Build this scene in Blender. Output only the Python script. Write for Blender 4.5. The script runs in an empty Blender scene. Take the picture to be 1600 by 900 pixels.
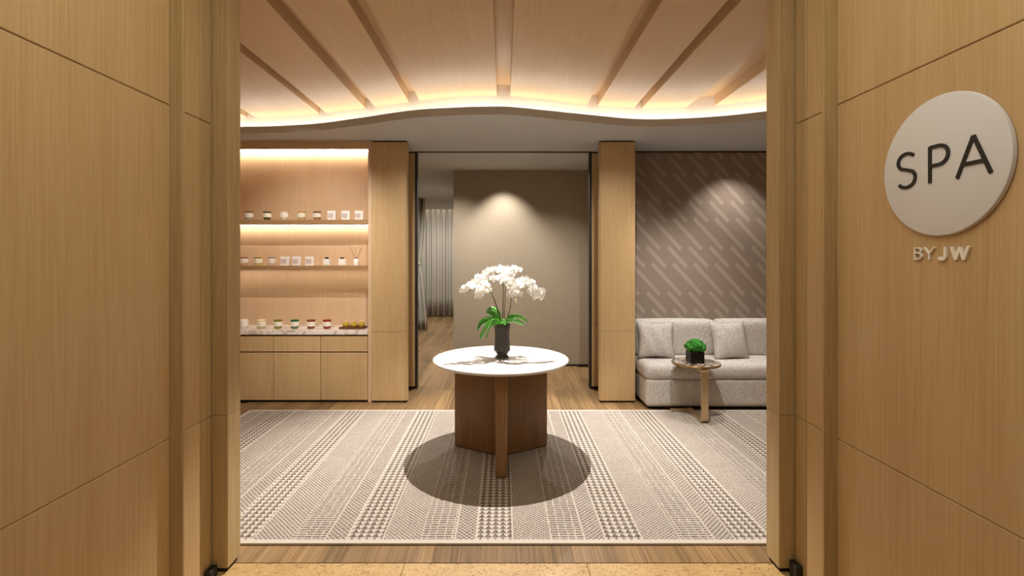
import bpy, bmesh, math, random
from mathutils import Vector, Matrix
random.seed(7)
S = bpy.context.scene
COL = S.collection
PI = math.pi
# ------------------------------------------------------------------ camera
EYE = 1.535
FPX = 755.6           # focal length in pixels (17 mm lens)
K = 755.6/717.0       # depths below are laid out for 717 px and stretched by K
cd = bpy.data.cameras.new('camera'); cam = bpy.data.objects.new('camera', cd); COL.objects.link(cam)
cd.sensor_width = 36.0; cd.lens = FPX/1600*36.0
cd.shift_x = 13.5/1600; cd.shift_y = -47.0/1600
cd.clip_start = 0.05
cam.location = (0, 0, EYE); cam.rotation_euler = (PI/2, 0, 0)
S.camera = cam
# ------------------------------------------------------------------ world, exposure
w = bpy.data.worlds.new('world'); S.world = w; w.use_nodes = True
w.node_tree.nodes['Background'].inputs[0].default_value = (1.0, 0.93, 0.85, 1)
w.node_tree.nodes['Background'].inputs[1].default_value = 0.15
vs = S.view_settings
vs.view_transform = 'Standard'; vs.look = 'None'; vs.gamma = 1.0; vs.exposure = 0.16; vs.use_curve_mapping = False
# ------------------------------------------------------------------ lamps
WHITE = (1.0, 0.95, 0.90); FOY = (1.0, 0.93, 0.78)
S.cycles.diffuse_bounces = 6
def spot(name, loc, target, power, angle, blend=0.6, radius=0.03, color=WHITE):
    l = bpy.data.lights.new(name, 'SPOT'); l.energy = power; l.spot_size = math.radians(angle)
    l.spot_blend = blend; l.shadow_soft_size = radius; l.color = color
    o = bpy.data.objects.new(name, l); COL.objects.link(o); o.location = loc
    o.rotation_euler = (Vector(target)-Vector(loc)).to_track_quat('-Z', 'Y').to_euler(); return o
def area(name, loc, sx, sy, power, color=WHITE, rot=(0, 0, 0)):
    l = bpy.data.lights.new(name, 'AREA'); l.shape = 'RECTANGLE'; l.size = sx; l.size_y = sy
    l.energy = power; l.color = color
    o = bpy.data.objects.new(name, l); COL.objects.link(o); o.location = loc; o.rotation_euler = rot; return o
# foyer ceiling light (wide luminous panel overhead)
area('foyer_ceiling_light', (0, 1.15, 3.18), 2.2, 1.5, 29, FOY)
area('foyer_rear_fill', (0, -0.9, 2.9), 1.8, 0.6, 5, FOY, (math.radians(50), 0, 0))  # added fill from behind the camera; the foyer has no lamp there
# reception downlights
spot('table_downlight', (0.054, 3.84*K, 3.035), (-0.06, 3.42*K, 0.0), 580, 79, 0.5, 0.008, WHITE)
spot('rug_downlight_right', (1.337, 3.3*K, 3.04), (2.3, 3.7*K, 0.0), 190, 74, 0.9, 0.02, WHITE)
spot('rug_downlight_left', (-1.32, 3.3*K, 3.04), (-2.3, 3.7*K, 0.0), 150, 74, 0.9, 0.02, WHITE)
spot('niche_downlight', (-1.86, 3.5*K, 3.01), (-2.1, 5.2*K, 1.35), 120, 66, 0.9, 0.02, WHITE)
spot('pillar_downlight_left', (-0.848, 3.2*K, 3.01), (-1.1, 4.9*K, 1.2), 115, 60, 1.0, 0.02, WHITE)
spot('pillar_downlight_right', (0.867, 3.2*K, 3.01), (1.2, 4.9*K, 1.2), 115, 60, 1.0, 0.02, WHITE)
spot('back_wall_downlight', (0.0, 6.16*K, 2.76), (0.0, 6.29*K, 1.6), 105, 92, 0.8, 0.03, WHITE)
spot('wallpaper_downlight', (2.62, 4.95*K, 2.76), (2.62, 5.10*K, 1.6), 55, 96, 0.9, 0.03, WHITE)
spot('sofa_downlight', (1.95, 4.45*K, 2.75), (2.0, 4.80*K, 0.4), 100, 90, 0.9, 0.04, WHITE)
spot('floor_downlight', (0.7, 5.7*K, 2.75), (0.5, 5.4*K, 0.0), 100, 130, 0.9, 0.04, WHITE)
spot('floor_downlight_left', (-0.7, 5.8*K, 2.75), (-0.8, 5.9*K, 0.0), 120, 130, 0.9, 0.04, WHITE)
spot('corridor_downlight', (-1.4, 8.1*K, 2.75), (-1.4, 8.8*K, 0.0), 260, 140, 0.9, 0.05, WHITE)
spot('corridor_downlight_far', (-1.5, 10.6*K, 2.75), (-1.6, 11.6*K, 0.6), 150, 140, 0.9, 0.05, WHITE)
# ================================================================== node helpers
class X:
    nt = None
    def __init__(s, v): s.v = v
    def _m(s, op, o=None, o2=None):
        n = X.nt.nodes.new('ShaderNodeMath'); n.operation = op
        for i, a in enumerate((s, o, o2)):
            if a is None: continue
            a = a.v if isinstance(a, X) else a
            if isinstance(a, (int, float)): n.inputs[i].default_value = a
            else: X.nt.links.new(a, n.inputs[i])
        return X(n.outputs[0])
    def __add__(s, o): return s._m('ADD', o)
    def __sub__(s, o): return s._m('SUBTRACT', o)
    def __mul__(s, o): return s._m('MULTIPLY', o)
    def __truediv__(s, o): return s._m('DIVIDE', o)
    def __mod__(s, o): return s._m('FLOORED_MODULO', o)
    def __lt__(s, o): return s._m('LESS_THAN', o)
    def __gt__(s, o): return s._m('GREATER_THAN', o)
    def abs(s): return s._m('ABSOLUTE')
    def frac(s): return s._m('FRACT')
    def max(s, o): return s._m('MAXIMUM', o)
    def min(s, o): return s._m('MINIMUM', o)
def rgb(h):
    h = h.lstrip('#'); c = [int(h[i:i+2], 16)/255 for i in (0, 2, 4)]
    return tuple(v/12.92 if v <= .04045 else ((v+.055)/1.055)**2.4 for v in c) + (1,)
def base(name, rough=0.5, color=(.5, .5, .5, 1), metal=0.0, spec=0.5):
    m = bpy.data.materials.new(name); m.use_nodes = True
    b = m.node_tree.nodes['Principled BSDF']
    b.inputs['Base Color'].default_value = color; b.inputs['Roughness'].default_value = rough
    b.inputs['Metallic'].default_value = metal; b.inputs['Specular IOR Level'].default_value = spec
    m.diffuse_color = color
    return m, m.node_tree, b
def pos(nt, kind='Position'):
    if kind == 'Position': return nt.nodes.new('ShaderNodeNewGeometry').outputs['Position']
    return nt.nodes.new('ShaderNodeTexCoord').outputs[kind]
def mapping(nt, src, scale, loc=(0, 0, 0)):
    n = nt.nodes.new('ShaderNodeMapping'); n.inputs['Scale'].default_value = scale; n.inputs['Location'].default_value = loc
    nt.links.new(src, n.inputs[0]); return n.outputs[0]
def noise(nt, vec, scale=1, detail=4, rough=.55, dist=0):
    n = nt.nodes.new('ShaderNodeTexNoise'); n.inputs['Scale'].default_value = scale
    n.inputs['Detail'].default_value = detail; n.inputs['Roughness'].default_value = rough
    n.inputs['Distortion'].default_value = dist; nt.links.new(vec, n.inputs['Vector']); return n.outputs['Fac']
def ramp(nt, fac, stops):
    n = nt.nodes.new('ShaderNodeValToRGB'); e = n.color_ramp.elements
    while len(e) < len(stops): e.new(0.5)
    for el, (p, c) in zip(e, stops): el.position = p; el.color = c
    nt.links.new(fac, n.inputs[0]); return n.outputs[0]
def mix(nt, fac, a, b, mode='MIX'):
    n = nt.nodes.new('ShaderNodeMix'); n.data_type = 'RGBA'; n.blend_type = mode
    for s, v in ((n.inputs[0], fac), (n.inputs[6], a), (n.inputs[7], b)):
        if isinstance(v, (int, float, tuple)): s.default_value = v
        else: nt.links.new(v, s)
    return n.outputs[2]
def bump(nt, b, h, strength=.2, dist=.01):
    n = nt.nodes.new('ShaderNodeBump'); n.inputs['Strength'].default_value = strength; n.inputs['Distance'].default_value = dist
    nt.links.new(h, n.inputs['Height']); nt.links.new(n.outputs[0], b.inputs['Normal'])
def wood(name, c1, c2, axis='z', rough=.42, fine=130, coords='Position', vary=0.0, bumps=.05):
    m, nt, b = base(name, rough, c1, spec=.35)
    p = pos(nt, coords)
    sc = {'z': (1, 1, .018), 'y': (1, .018, 1), 'x': (.018, 1, 1)}[axis]
    f1 = noise(nt, mapping(nt, p, tuple(v*fine for v in sc)), 1, 3, .7)
    sc2 = {'z': (5, 5, .5), 'y': (5, .5, 5), 'x': (.5, 5, 5)}[axis]
    f2 = noise(nt, mapping(nt, p, sc2), 1, 3, .5, .3)
    X.nt = nt
    f = X(f1)*.72 + X(f2)*.28
    c = ramp(nt, f.v, [(.36, c2), (.66, c1)])
    if vary:
        oi = nt.nodes.new('ShaderNodeObjectInfo')
        k = X(oi.outputs['Random'])*vary + (1-vary*.5)
        hs = nt.nodes.new('ShaderNodeHueSaturation'); nt.links.new(k.v, hs.inputs['Value']); nt.links.new(c, hs.inputs['Color']); c = hs.outputs[0]
    nt.links.new(c, b.inputs['Base Color']); bump(nt, b, f1, bumps, .002)
    return m
def plain(name, c, rough=.5, metal=0, spec=.5): return base(name, rough, c if len(c) == 4 else c+(1,), metal, spec)[0]
def cloth(name, c1, c2, scale=260, rough=.9, bumps=.4, coords='Object'):
    m, nt, b = base(name, rough, c1, spec=.2); p = pos(nt, coords)
    X.nt = nt
    a = noise(nt, mapping(nt, p, (scale, scale, scale*.25)), 1, 2, .6)
    d = noise(nt, mapping(nt, p, (scale*.25, scale*.25, scale)), 1, 2, .6)
    f = X(a)*.5 + X(d)*.5
    nt.links.new(ramp(nt, f.v, [(.38, c2), (.62, c1)]), b.inputs['Base Color']); bump(nt, b, f.v, bumps, .003); return m
def emit(name, c, s):
    m, nt, b = base(name, .5, (0, 0, 0, 1)); b.inputs['Emission Color'].default_value = c; b.inputs['Emission Strength'].default_value = s; return m
# ------------------------------------------------------------------ materials
M = {}
M['oak'] = wood('oak_veneer', rgb('#C8AB80'), rgb('#B9996B'), 'z')
M['oak_trim'] = wood('oak_trim', rgb('#BDA478'), rgb('#A78C60'), 'z')
M['oak_ceiling'] = wood('oak_ceiling', rgb('#D6BB97'), rgb('#CAAC86'), 'y', .38)
M['oak_shelf'] = wood('oak_shelf', rgb('#B08C62'), rgb('#96744C'), 'x')
M['oak_niche'] = wood('oak_niche', rgb('#D6BA98'), rgb('#CAAB86'), 'z')
M['gap'] = plain('dark_gap', rgb('#2A1D10'), .8)
M['groove'] = plain('groove_backing', rgb('#8A6A42'), .7)
M['black'] = plain('black_metal', rgb('#14120F'), .45)
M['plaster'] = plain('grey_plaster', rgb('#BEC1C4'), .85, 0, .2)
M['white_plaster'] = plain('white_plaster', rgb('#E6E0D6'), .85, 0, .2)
M['led'] = emit('cove_led', (1.0, .91, .80, 1), 19)
M['led_shelf'] = emit('shelf_led', (1.0, .90, .78, 1), 34)
M['walnut'] = wood('walnut', rgb('#96744C'), rgb('#78583A'), 'z', .35, 110, 'Object')
M['bronze'] = base('brushed_brass', .3, rgb('#CDB48E'), .85)[0]
M['brass_rim'] = base('brass_rim', .3, rgb('#9A7C50'), .9)[0]
M['vase'] = plain('charcoal_ceramic', rgb('#45413D'), .38)
M['soil'] = plain('bark', rgb('#2B1E12'), .9)
M['petal'] = base('orchid_petal', .6, rgb('#FBFAF8'))[0]
M['petal'].node_tree.nodes['Principled BSDF'].inputs['Subsurface Weight'].default_value = .0
nt_ = M['petal'].node_tree; tr_ = nt_.nodes.new('ShaderNodeBsdfTranslucent'); tr_.inputs[0].default_value = rgb('#FBFAF8'); mx_ = nt_.nodes.new('ShaderNodeMixShader'); mx_.inputs[0].default_value = .42
nt_.links.new(nt_.nodes['Principled BSDF'].outputs[0], mx_.inputs[1]); nt_.links.new(tr_.outputs[0], mx_.inputs[2]); nt_.links.new(mx_.outputs[0], nt_.nodes['Material Output'].inputs[0])
M['led_low'] = emit('shelf_led_low', (1.0, .88, .74, 1), 18)
M['lip'] = plain('orchid_lip', rgb('#F4EFD8'), .5)
M['stem'] = plain('orchid_stem', rgb('#5E5A2C'), .5)
M['bud'] = plain('orchid_bud', rgb('#C9CF9A'), .5)
M['sign'] = plain('off_white_lacquer', rgb('#D8D8D8'), .5, 0, .3)
M['letter_black'] = plain('black_lettering', rgb('#11130F'), .4)
M['letter_white'] = plain('cream_lettering', rgb('#EDE8DC'), .45)
M['toe'] = plain('toe_kick', rgb('#1C130A'), .7)
M['curtain'] = cloth('curtain_linen', rgb('#B5AFA4'), rgb('#A49E92'), 150, .9, .1)
M['pot'] = plain('black_gloss_pot', rgb('#0E0B0A'), .25)
def leafmat():
    m, nt, b = base('orchid_leaf', .35, rgb('#4C9A34')); f = noise(nt, pos(nt, 'Object'), 14, 2)
    nt.links.new(ramp(nt, f, [(.35, rgb('#39802A')), (.65, rgb('#70B84C'))]), b.inputs['Base Color']); return m
M['leaf'] = leafmat()
def mossmat():
    m, nt, b = base('moss', .9, rgb('#2A7A1A')); f = noise(nt, pos(nt, 'Object'), 70, 4)
    nt.links.new(ramp(nt, f, [(.35, rgb('#164E0C')), (.65, rgb('#3A9024'))]), b.inputs['Base Color']); bump(nt, b, f, .8, .01); return m
M['moss'] = mossmat()
def marble(name, c1, vein, scale, width, rough, dist=2.0):
    m, nt, b = base(name, rough, c1); X.nt = nt
    f = noise(nt, pos(nt, 'Object'), scale, 5, .6, dist)
    v = (X(f) - .5).abs()
    nt.links.new(ramp(nt, v.v, [(0, vein), (width, c1)]), b.inputs['Base Color']); return m
M['marble_white'] = marble('white_stone', rgb('#C9C5BF'), rgb('#C3BFB8'), 1.5, .03, .28)
M['marble_counter'] = marble('veined_marble', rgb('#E4DCD2'), rgb('#B7A596'), 2.3, .05, .25)
M['marble_dark'] = marble('dark_marble', rgb('#5D4D3F'), rgb('#C9BBA6'), 3.2, .035, .12, 1.6)
M['floor_wood'] = wood('floor_oak', rgb('#9C7E58'), rgb('#6C5334'), 'y', .42, 60, 'Position', .5, .06)
def stonemat():
    m, nt, b = base('shell_limestone', .5, rgb('#B99B68')); X.nt = nt
    p = pos(nt); f = noise(nt, p, 6, 5); g = noise(nt, mapping(nt, p, (45, 90, 45)), 1, 4, .7, 1.5)
    c = ramp(nt, f, [(.3, rgb('#BFA06A')), (.7, rgb('#AE8D57'))])
    d = ramp(nt, g, [(.40, (1, 1, 1, 1)), (.45, (0, 0, 0, 1))])
    nt.links.new(mix(nt, d, c, rgb('#7A5A2A')), b.inputs['Base Color']); return m
M['stone'] = stonemat()
def wallfabric(name, c1, c2):
    m, nt, b = base(name, .85, c1, spec=.2); X.nt = nt; p = pos(nt)
    a = noise(nt, mapping(nt, p, (400, 400, 40)), 1, 2); d = noise(nt, mapping(nt, p, (25, 25, 420)), 1, 3)
    f = X(a)*.4 + X(d)*.6
    c = ramp(nt, f.v, [(.35, c2), (.65, c1)]); nt.links.new(c, b.inputs['Base Color']); bump(nt, b, f.v, .15, .002); return m, nt, b, c
M['wall_fabric'] = wallfabric('taupe_wallcovering', rgb('#A39682'), rgb('#918471'))[0]
def wallpaper():
    m, nt, b, c = wallfabric('patterned_wallcovering', rgb('#948577'), rgb('#85766A'))
    X.nt = nt; sep = nt.nodes.new('ShaderNodeSeparateXYZ'); nt.links.new(pos(nt), sep.inputs[0])
    x = X(sep.outputs[0]); z = X(sep.outputs[2]); k = .922; P = .2441; H = .529
    a = x + z*k - (1.675 + 2.723*k)
    def bars(aoff, z0, ln):
        u = (a - aoff + P/2) % P - P/2            # distance across the bar (horizontal)
        t = (z*-1 + z0 + u*.55) % H                # run down from bar start, ends cut square
        return (u.abs() < .030)._m('MULTIPLY', t < ln)
    # which copy of the bar a point belongs to shifts its start with the lattice, so both periods are exact
    f = bars(0.0, 2.723, .235).max(bars(P/2, 2.723-.197, .362))
    nt.links.new(mix(nt, (f*.55).v, c, rgb('#AD9F91')), b.inputs['Base Color']); return m
M['wallpaper'] = wallpaper()
RUG = (-2.54, 3.15, 2.45*K, 4.60*K)
def rugmat():
    m, nt, b = base('woven_rug', .95, rgb('#B8AC9E'), spec=.1); X.nt = nt
    p = pos(nt, 'Object'); sep = nt.nodes.new('ShaderNodeSeparateXYZ'); nt.links.new(p, sep.inputs[0])
    x0_ = X(sep.outputs[0]); x = x0_; y = X(sep.outputs[1])
    wob = X(noise(nt, p, 60, 2)) - .5; wob2 = X(noise(nt, p, 35, 2)) - .5
    xx = x + wob*.006; yy = y + wob2*.008
    t = (xx + (.444+.305)) % .704
    def seg(a, c_): return (t > a)._m('MULTIPLY', t < c_)
    bars = ((yy/.0235).frac() < .60)._m('MULTIPLY', ((xx+wob2*.03)/.045).frac() > .10)
    def lattice(pt, th):
        return (((xx+yy)/pt).frac() > th)._m('MULTIPLY', ((xx-yy)/pt).frac() > th)
    dia = lattice(.030, .24)
    cx = ((xx/.041).frac() - .5).abs(); fy = (yy/.040).frac()
    arr = (cx - (fy*-.5 + .52)) < 0
    dots = (((xx+yy)/.026).frac() > .3)._m('MULTIPLY', ((xx*.9-yy*1.1)/.024).frac() > .25)
    s1 = seg(.0, .177)*bars; s2 = seg(.185, .290)*dia; s3 = seg(.298, .490)*arr; s4 = seg(.498, .700)*dots
    d = s1.max(s2).max(s3).max(s4)
    for q in (.233, .555, .6): pass
    n1 = X(noise(nt, mapping(nt, p, (180, 120, 180)), 1, 3, .7)); n2 = X(noise(nt, p, 5, 3))
    fade = (n1*2.4 - .42).min(1.0).max(0.15)
    rx0, rx1, ry0, ry1 = RUG; hx = (rx1-rx0)/2; hy = (ry1-ry0)/2
    inner = (x.abs() < hx-.035)._m('MULTIPLY', y.abs() < hy-.035)
    d = (d*.92 + .08)*fade*inner*(n2*.4+.85)
    c = mix(nt, d.v, rgb('#BFB5A9'), rgb('#4A3F37'))
    nt.links.new(c, b.inputs['Base Color']); bump(nt, b, (n1 - d*.5).v, .25, .004); return m
M['rug'] = rugmat()
M['sofa'] = cloth('oatmeal_boucle', rgb('#D0CBC4'), rgb('#A29C94'), 150, .95, .5)
M['pillow'] = cloth('oatmeal_pillow', rgb('#CCC7C0'), rgb('#9C968E'), 170, .95, .5)
# ================================================================== mesh helpers
def tag(o, label=None, cat=None, group=None, kind=None):
    for k, v in (('label', label), ('category', cat), ('group', group), ('kind', kind)):
        if v: o[k] = v
    return o
def link(name, me, parent=None, loc=None, rot=None):
    o = bpy.data.objects.new(name, me); COL.objects.link(o)
    if loc is not None: o.location = loc
    if rot is not None: o.rotation_euler = rot
    if parent: o.parent = parent
    return o
def mesh_of(bm, name, mat, smooth=False, autosmooth=None):
    bmesh.ops.recalc_face_normals(bm, faces=bm.faces)
    me = bpy.data.meshes.new(name); bm.to_mesh(me); bm.free()
    for mm in (mat if isinstance(mat, (list, tuple)) else [mat]): me.materials.append(mm)
    if smooth:
        for p_ in me.polygons: p_.use_smooth = True
    if autosmooth:
        for p_ in me.polygons: p_.use_smooth = True
        try: me.set_sharp_from_angle(angle=math.radians(autosmooth))
        except Exception: pass
    return me
def add_box(bm, x0, x1, y0, y1, z0, z1, bev=0, seg=1):
    r = bmesh.ops.create_cube(bm, size=1)
    bmesh.ops.scale(bm, vec=(x1-x0, y1-y0, z1-z0), verts=r['verts'])
    bmesh.ops.translate(bm, vec=((x0+x1)/2, (y0+y1)/2, (z0+z1)/2), verts=r['verts'])
    if bev:
        es = list({e for v in r['verts'] for e in v.link_edges})
        bmesh.ops.bevel(bm, geom=es, offset=bev, segments=seg, affect='EDGES', profile=.5)
def box(name, x0, x1, y0, y1, z0, z1, mat, parent=None, bev=0, seg=1, smooth=None):
    y0 *= K; y1 *= K
    bm = bmesh.new(); cx, cy, cz = (x0+x1)/2, (y0+y1)/2, z0
    add_box(bm, x0-cx, x1-cx, y0-cy, y1-cy, 0, z1-z0, bev, seg)
    me = mesh_of(bm, name, mat, autosmooth=smooth)
    off = Vector((cx, cy, cz)) - (world_loc(parent) if parent else Vector())
    return link(name, me, parent, off)
def world_loc(o):
    v = Vector()
    while o: v += o.location; o = o.parent
    return v
def empty(name, loc=(0, 0, 0)): return link(name, None, None, loc)
def struct(o): o['kind'] = 'structure'; return o
def lathe(name, prof, mat, parent=None, loc=(0, 0, 0), n=48, ang=40):
    bm = bmesh.new(); rings = []
    for r, z in prof:
        if r < 1e-5: rings.append([bm.verts.new((0, 0, z))])
        else: rings.append([bm.verts.new((r*math.cos(2*PI*i/n), r*math.sin(2*PI*i/n), z)) for i in range(n)])
    for a, b_ in zip(rings, rings[1:]):
        for i in range(n):
            j = (i+1) % n
            if len(a) == 1 and len(b_) == 1: continue
            if len(a) == 1: bm.faces.new((a[0], b_[i], b_[j]))
            elif len(b_) == 1: bm.faces.new((a[i], a[j], b_[0]))
            else: bm.faces.new((a[i], a[j], b_[j], b_[i]))
    return link(name, mesh_of(bm, name, mat, autosmooth=ang), parent, loc)
def prism(name, pts, z0, z1, mat, parent=None, loc=(0, 0, 0)):
    bm = bmesh.new(); a = [bm.verts.new((x, y, z0)) for x, y in pts]; b_ = [bm.verts.new((x, y, z1)) for x, y in pts]
    bm.faces.new(a); bm.faces.new(b_[::-1])
    for i in range(len(pts)):
        j = (i+1) % len(pts); bm.faces.new((a[i], b_[i], b_[j], a[j]))
    return link(name, mesh_of(bm, name, mat), parent, loc)
def tube(bm, pts, rads, n=8):
    rings = []
    for i, p_ in enumerate(pts):
        p_ = Vector(p_); d = (Vector(pts[min(i+1, len(pts)-1)]) - Vector(pts[max(i-1, 0)])).normalized()
        u = d.cross(Vector((0, 1, 0.01))).normalized(); v = d.cross(u)
        r = rads[i] if isinstance(rads, (list, tuple)) else rads
        rings.append([bm.verts.new(p_ + (u*math.cos(2*PI*k/n)+v*math.sin(2*PI*k/n))*r) for k in range(n)])
    for a, b_ in zip(rings, rings[1:]):
        for k in range(n): bm.faces.new((a[k], a[(k+1) % n], b_[(k+1) % n], b_[k]))
    bm.faces.new(rings[0][::-1]); bm.faces.new(rings[-1])
def hermite(S_, x):
    if x <= S_[0][0]: return S_[0][1]
    if x >= S_[-1][0]: return S_[-1][1]
    for i in range(len(S_)-1):
        if S_[i][0] <= x <= S_[i+1][0]:
            (x0, y0), (x1, y1) = S_[i], S_[i+1]; h = x1-x0
            def sl(j):
                if j <= 0 or j >= len(S_)-1: return 0
                return (S_[j+1][1]-S_[j-1][1])/(S_[j+1][0]-S_[j-1][0])
            t = (x-x0)/h; m0, m1 = sl(i)*h, sl(i+1)*h
            return (2*t**3-3*t*t+1)*y0+(t**3-2*t*t+t)*m0+(-2*t**3+3*t*t)*y1+(t**3-t*t)*m1
def curve_pts(pts, n=6):
    out = []; P_ = [Vector(p_) for p_ in pts]
    for i in range(len(P_)-1):
        p0, p1, p2, p3 = P_[max(i-1, 0)], P_[i], P_[i+1], P_[min(i+2, len(P_)-1)]
        for k in range(n):
            t = k/n; out.append(.5*((2*p1)+(p2-p0)*t+(2*p0-5*p1+4*p2-p3)*t*t+(3*p1-p0-3*p2+p3)*t**3))
    out.append(P_[-1]); return out
# ================================================================== structure
WX = 1.418
# --- floor: slab, oak planks, limestone tiles
floor = struct(box('floor', -3.7, 3.7, -2.2, 12.4, -.12, -.012, M['groove']))
PW = .118
pm = {}
def plank(x, y0, y1):
    k = round(y1-y0, 4)
    if k not in pm:
        bm = bmesh.new(); add_box(bm, -PW/2+.0007, PW/2-.0007, 0, k-.0015, -.012, 0); pm[k] = mesh_of(bm, 'plank', M['floor_wood'])
    link('plank', pm[k], floor, (x, y0-world_loc(floor).y, -world_loc(floor).z))
fl = world_loc(floor)
def plank_zone(x0, x1, y0, y1, cuts):
    n = round((x1-x0)/PW); y0 *= K; y1 *= K
    for i in range(n):
        x = x0+(i+.5)*PW; ys = [y0]
        for c in cuts:
            cc = round(c*K+random.uniform(-.35, .35), 1); ys.append(cc)
        ys.append(y1)
        for a, b_ in zip(ys, ys[1:]): plank(x-fl.x, a, b_)
plank_zone(-1.416, 1.416, 2.312, 2.62, [])
plank_zone(-2.714, -1.062, 4.5, 4.9, [])
plank_zone(1.062, 1.534, 4.5, 4.9, [])
plank_zone(-1.062, 1.062, 4.5, 6.52, [5.6])
plank_zone(-2.242, -1.062, 5.5, 6.52, [])
plank_zone(-2.36, -.7, 6.52, 12.1, [7.9, 9.6, 10.9])
def tile(x0, x1, y0, y1):
    box('tile', x0+.001, x1-.001, y0+.001, y1-.001, -.012, 0, M['stone'], floor, .0015)
for i, (a, b_) in enumerate(((-1.42, -.497), (-.497, .42), (.42, 1.42))):
    tile(a, b_, 1.70, 2.308); tile(a, b_, 1.09, 1.70); tile(a, b_, .48, 1.09)
# --- foyer walls with recessed joints
for sgn, nm in ((-1, 'wall_left'), (1, 'wall_right')):
    a, b_ = sorted((sgn*(WX+.016), sgn*(WX+.12)))
    wl = struct(box(nm, a, b_, -2.2, 2.23, 0, 3.25, M['groove']))
    p0, p1 = sorted((sgn*WX, sgn*(WX+.0158)))
    for (y0, y1, mt) in ((-.6, 1.95, 'oak'), (1.965, 2.147, 'oak'), (2.152, 2.226, 'oak_trim')):
        for (z0, z1) in ((.004, .7658), (.7675, 2.1825), (2.1855, 3.2)):
            box('panel', p0, p1, y0, y1, z0, z1, M[mt], wl, .0030)
    f0, f1 = sorted((sgn*(WX-.056), sgn*(WX+.015)))
    box('batten', f0, f1, 1.9505, 1.9645, .0, 3.2, M['oak_trim'], wl, .003, 2)
    # jamb
    j0, j1 = sorted((sgn*1.343, sgn*(WX+.12)))
    jm = struct(box('trim_%d' % (1 if sgn < 0 else 2), j0, j1, 2.236, 2.345, .022, .7655, M['oak_trim'], None, .003, 2))
    box('panel', j0, j1, 2.236, 2.345, .7668, 3.25, M['oak_trim'], jm, .003, 2)
    k0, k1 = sorted((sgn*1.353, sgn*(WX+.12)))
    box('toe_kick', k0, k1, 2.246, 2.335, 0, .024, M['toe'], jm)
    # room-side return wall beside the opening
    r0, r1 = sorted((sgn*(WX+.12), sgn*3.6))
    struct(box('wall_%s_return' % ('left' if sgn < 0 else 'right'), r0, r1, 2.24, 2.345, 0, 3.25, M['oak']))
    # pivot block on the floor
    q0, q1 = sorted((sgn*1.385, sgn*1.4165))
    ds = box('door_stop', q0, q1, 2.17, 2.225, 0, .075 if sgn > 0 else .05, M['black'], None, .003)
    tag(ds, 'small black metal stop block on the floor against the %s door jamb' % ('right' if sgn > 0 else 'left'), 'door stop')
struct(box('wall_front', -3.6, 3.6, -2.3, -2.2, 0, 3.25, M['oak']))
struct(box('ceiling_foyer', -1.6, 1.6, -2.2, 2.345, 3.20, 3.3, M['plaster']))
# --- reception side walls
struct(box('wall_far_left', -3.6, -3.5, 2.345, 5.4, 0, 3.25, M['oak']))
struct(box('wall_far_right', 3.5, 3.6, 2.345, 5.4, 0, 3.25, M['oak']))
# --- wavy ceiling
DW = [(-3.5, 4.80), (-2.64, 4.867), (-2.29, 4.841), (-1.92, 4.748), (-1.65, 4.665), (-1.4, 4.585), (-.92, 4.396), (-.8, 4.361), (-.39, 4.239), (-.03, 4.213), (.06, 4.223), (.4, 4.325), (.81, 4.47), (1.29, 4.556), (1.45, 4.577), (1.81, 4.546), (2.07, 4.489), (2.47, 4.325), (3.5, 3.95)]
DL = [(-3.5, 4.56), (-2.63, 4.601), (-1.9, 4.508), (-1.36, 4.312), (-.84, 4.095), (-.49, 4.021), (0.0, 3.985), (.37, 4.085), (.81, 4.221), (1.28, 4.344), (1.7, 4.323), (2.09, 4.231), (2.35, 4.114), (3.5, 3.70)]
dw = lambda x: hermite(DW, x)*K
dl = lambda x: hermite(DL, x)*K
ZC = EYE+1.49
ceil = struct(box('ceiling', -3.6, 3.6, 2.345, 5.5, ZC+.098, ZC+.2, M['oak_ceiling']))
edges = [(-3.45, -2.72), (-2.62, -1.90), (-1.818, -1.374), (-1.266, -.902), (-.794, -.060), (.064, .812), (.922, 1.298), (1.378, 1.816), (2.068, 2.68), (2.78, 3.45)]
for x0, x1 in edges:
    n = 14; xs = [x0+(x1-x0)*i/n for i in range(n+1)]
    pts = [(x0, 2.35*K), (x1, 2.35*K)] + [(x, dw(x)) for x in xs[::-1]]
    cx = (x0+x1)/2; cl = world_loc(ceil)
    o = prism('panel', [(x-cx, y) for x, y in pts], ZC, ZC+.0975, M['oak_ceiling'], ceil, (cx-cl.x, -cl.y, -cl.z))
# white curved riser behind the cove
xs = [-3.5+7.0*i/120 for i in range(121)]
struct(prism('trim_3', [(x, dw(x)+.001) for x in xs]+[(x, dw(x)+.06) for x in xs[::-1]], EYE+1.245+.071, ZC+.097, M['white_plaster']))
# plaster soffit with wavy front lip
ZS = EYE+1.245
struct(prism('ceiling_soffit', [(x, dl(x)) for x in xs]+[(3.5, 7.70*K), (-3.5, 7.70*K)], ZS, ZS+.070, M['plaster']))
struct(box('ceiling_corridor', -3.5, 3.5, 7.712, 10.26, ZS, ZS+.07, M['plaster']))
struct(box('ceiling_corridor_far', -3.5, 3.5, 10.27, 11.80, ZS+.004, ZS+.07, M['plaster']))
struct(box('ceiling_upper', -3.6, 3.6, 5.5, 12.3, ZS+.25, ZS+.33, M['plaster']))
ls = prism('light_strip', [(x, dw(x)-.085) for x in xs]+[(x, dw(x)-.06) for x in xs[::-1]], ZS+.071, ZS+.079, M['led'])
tag(ls, 'continuous warm light strip following the wavy cove in the ceiling', 'light')
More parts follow.
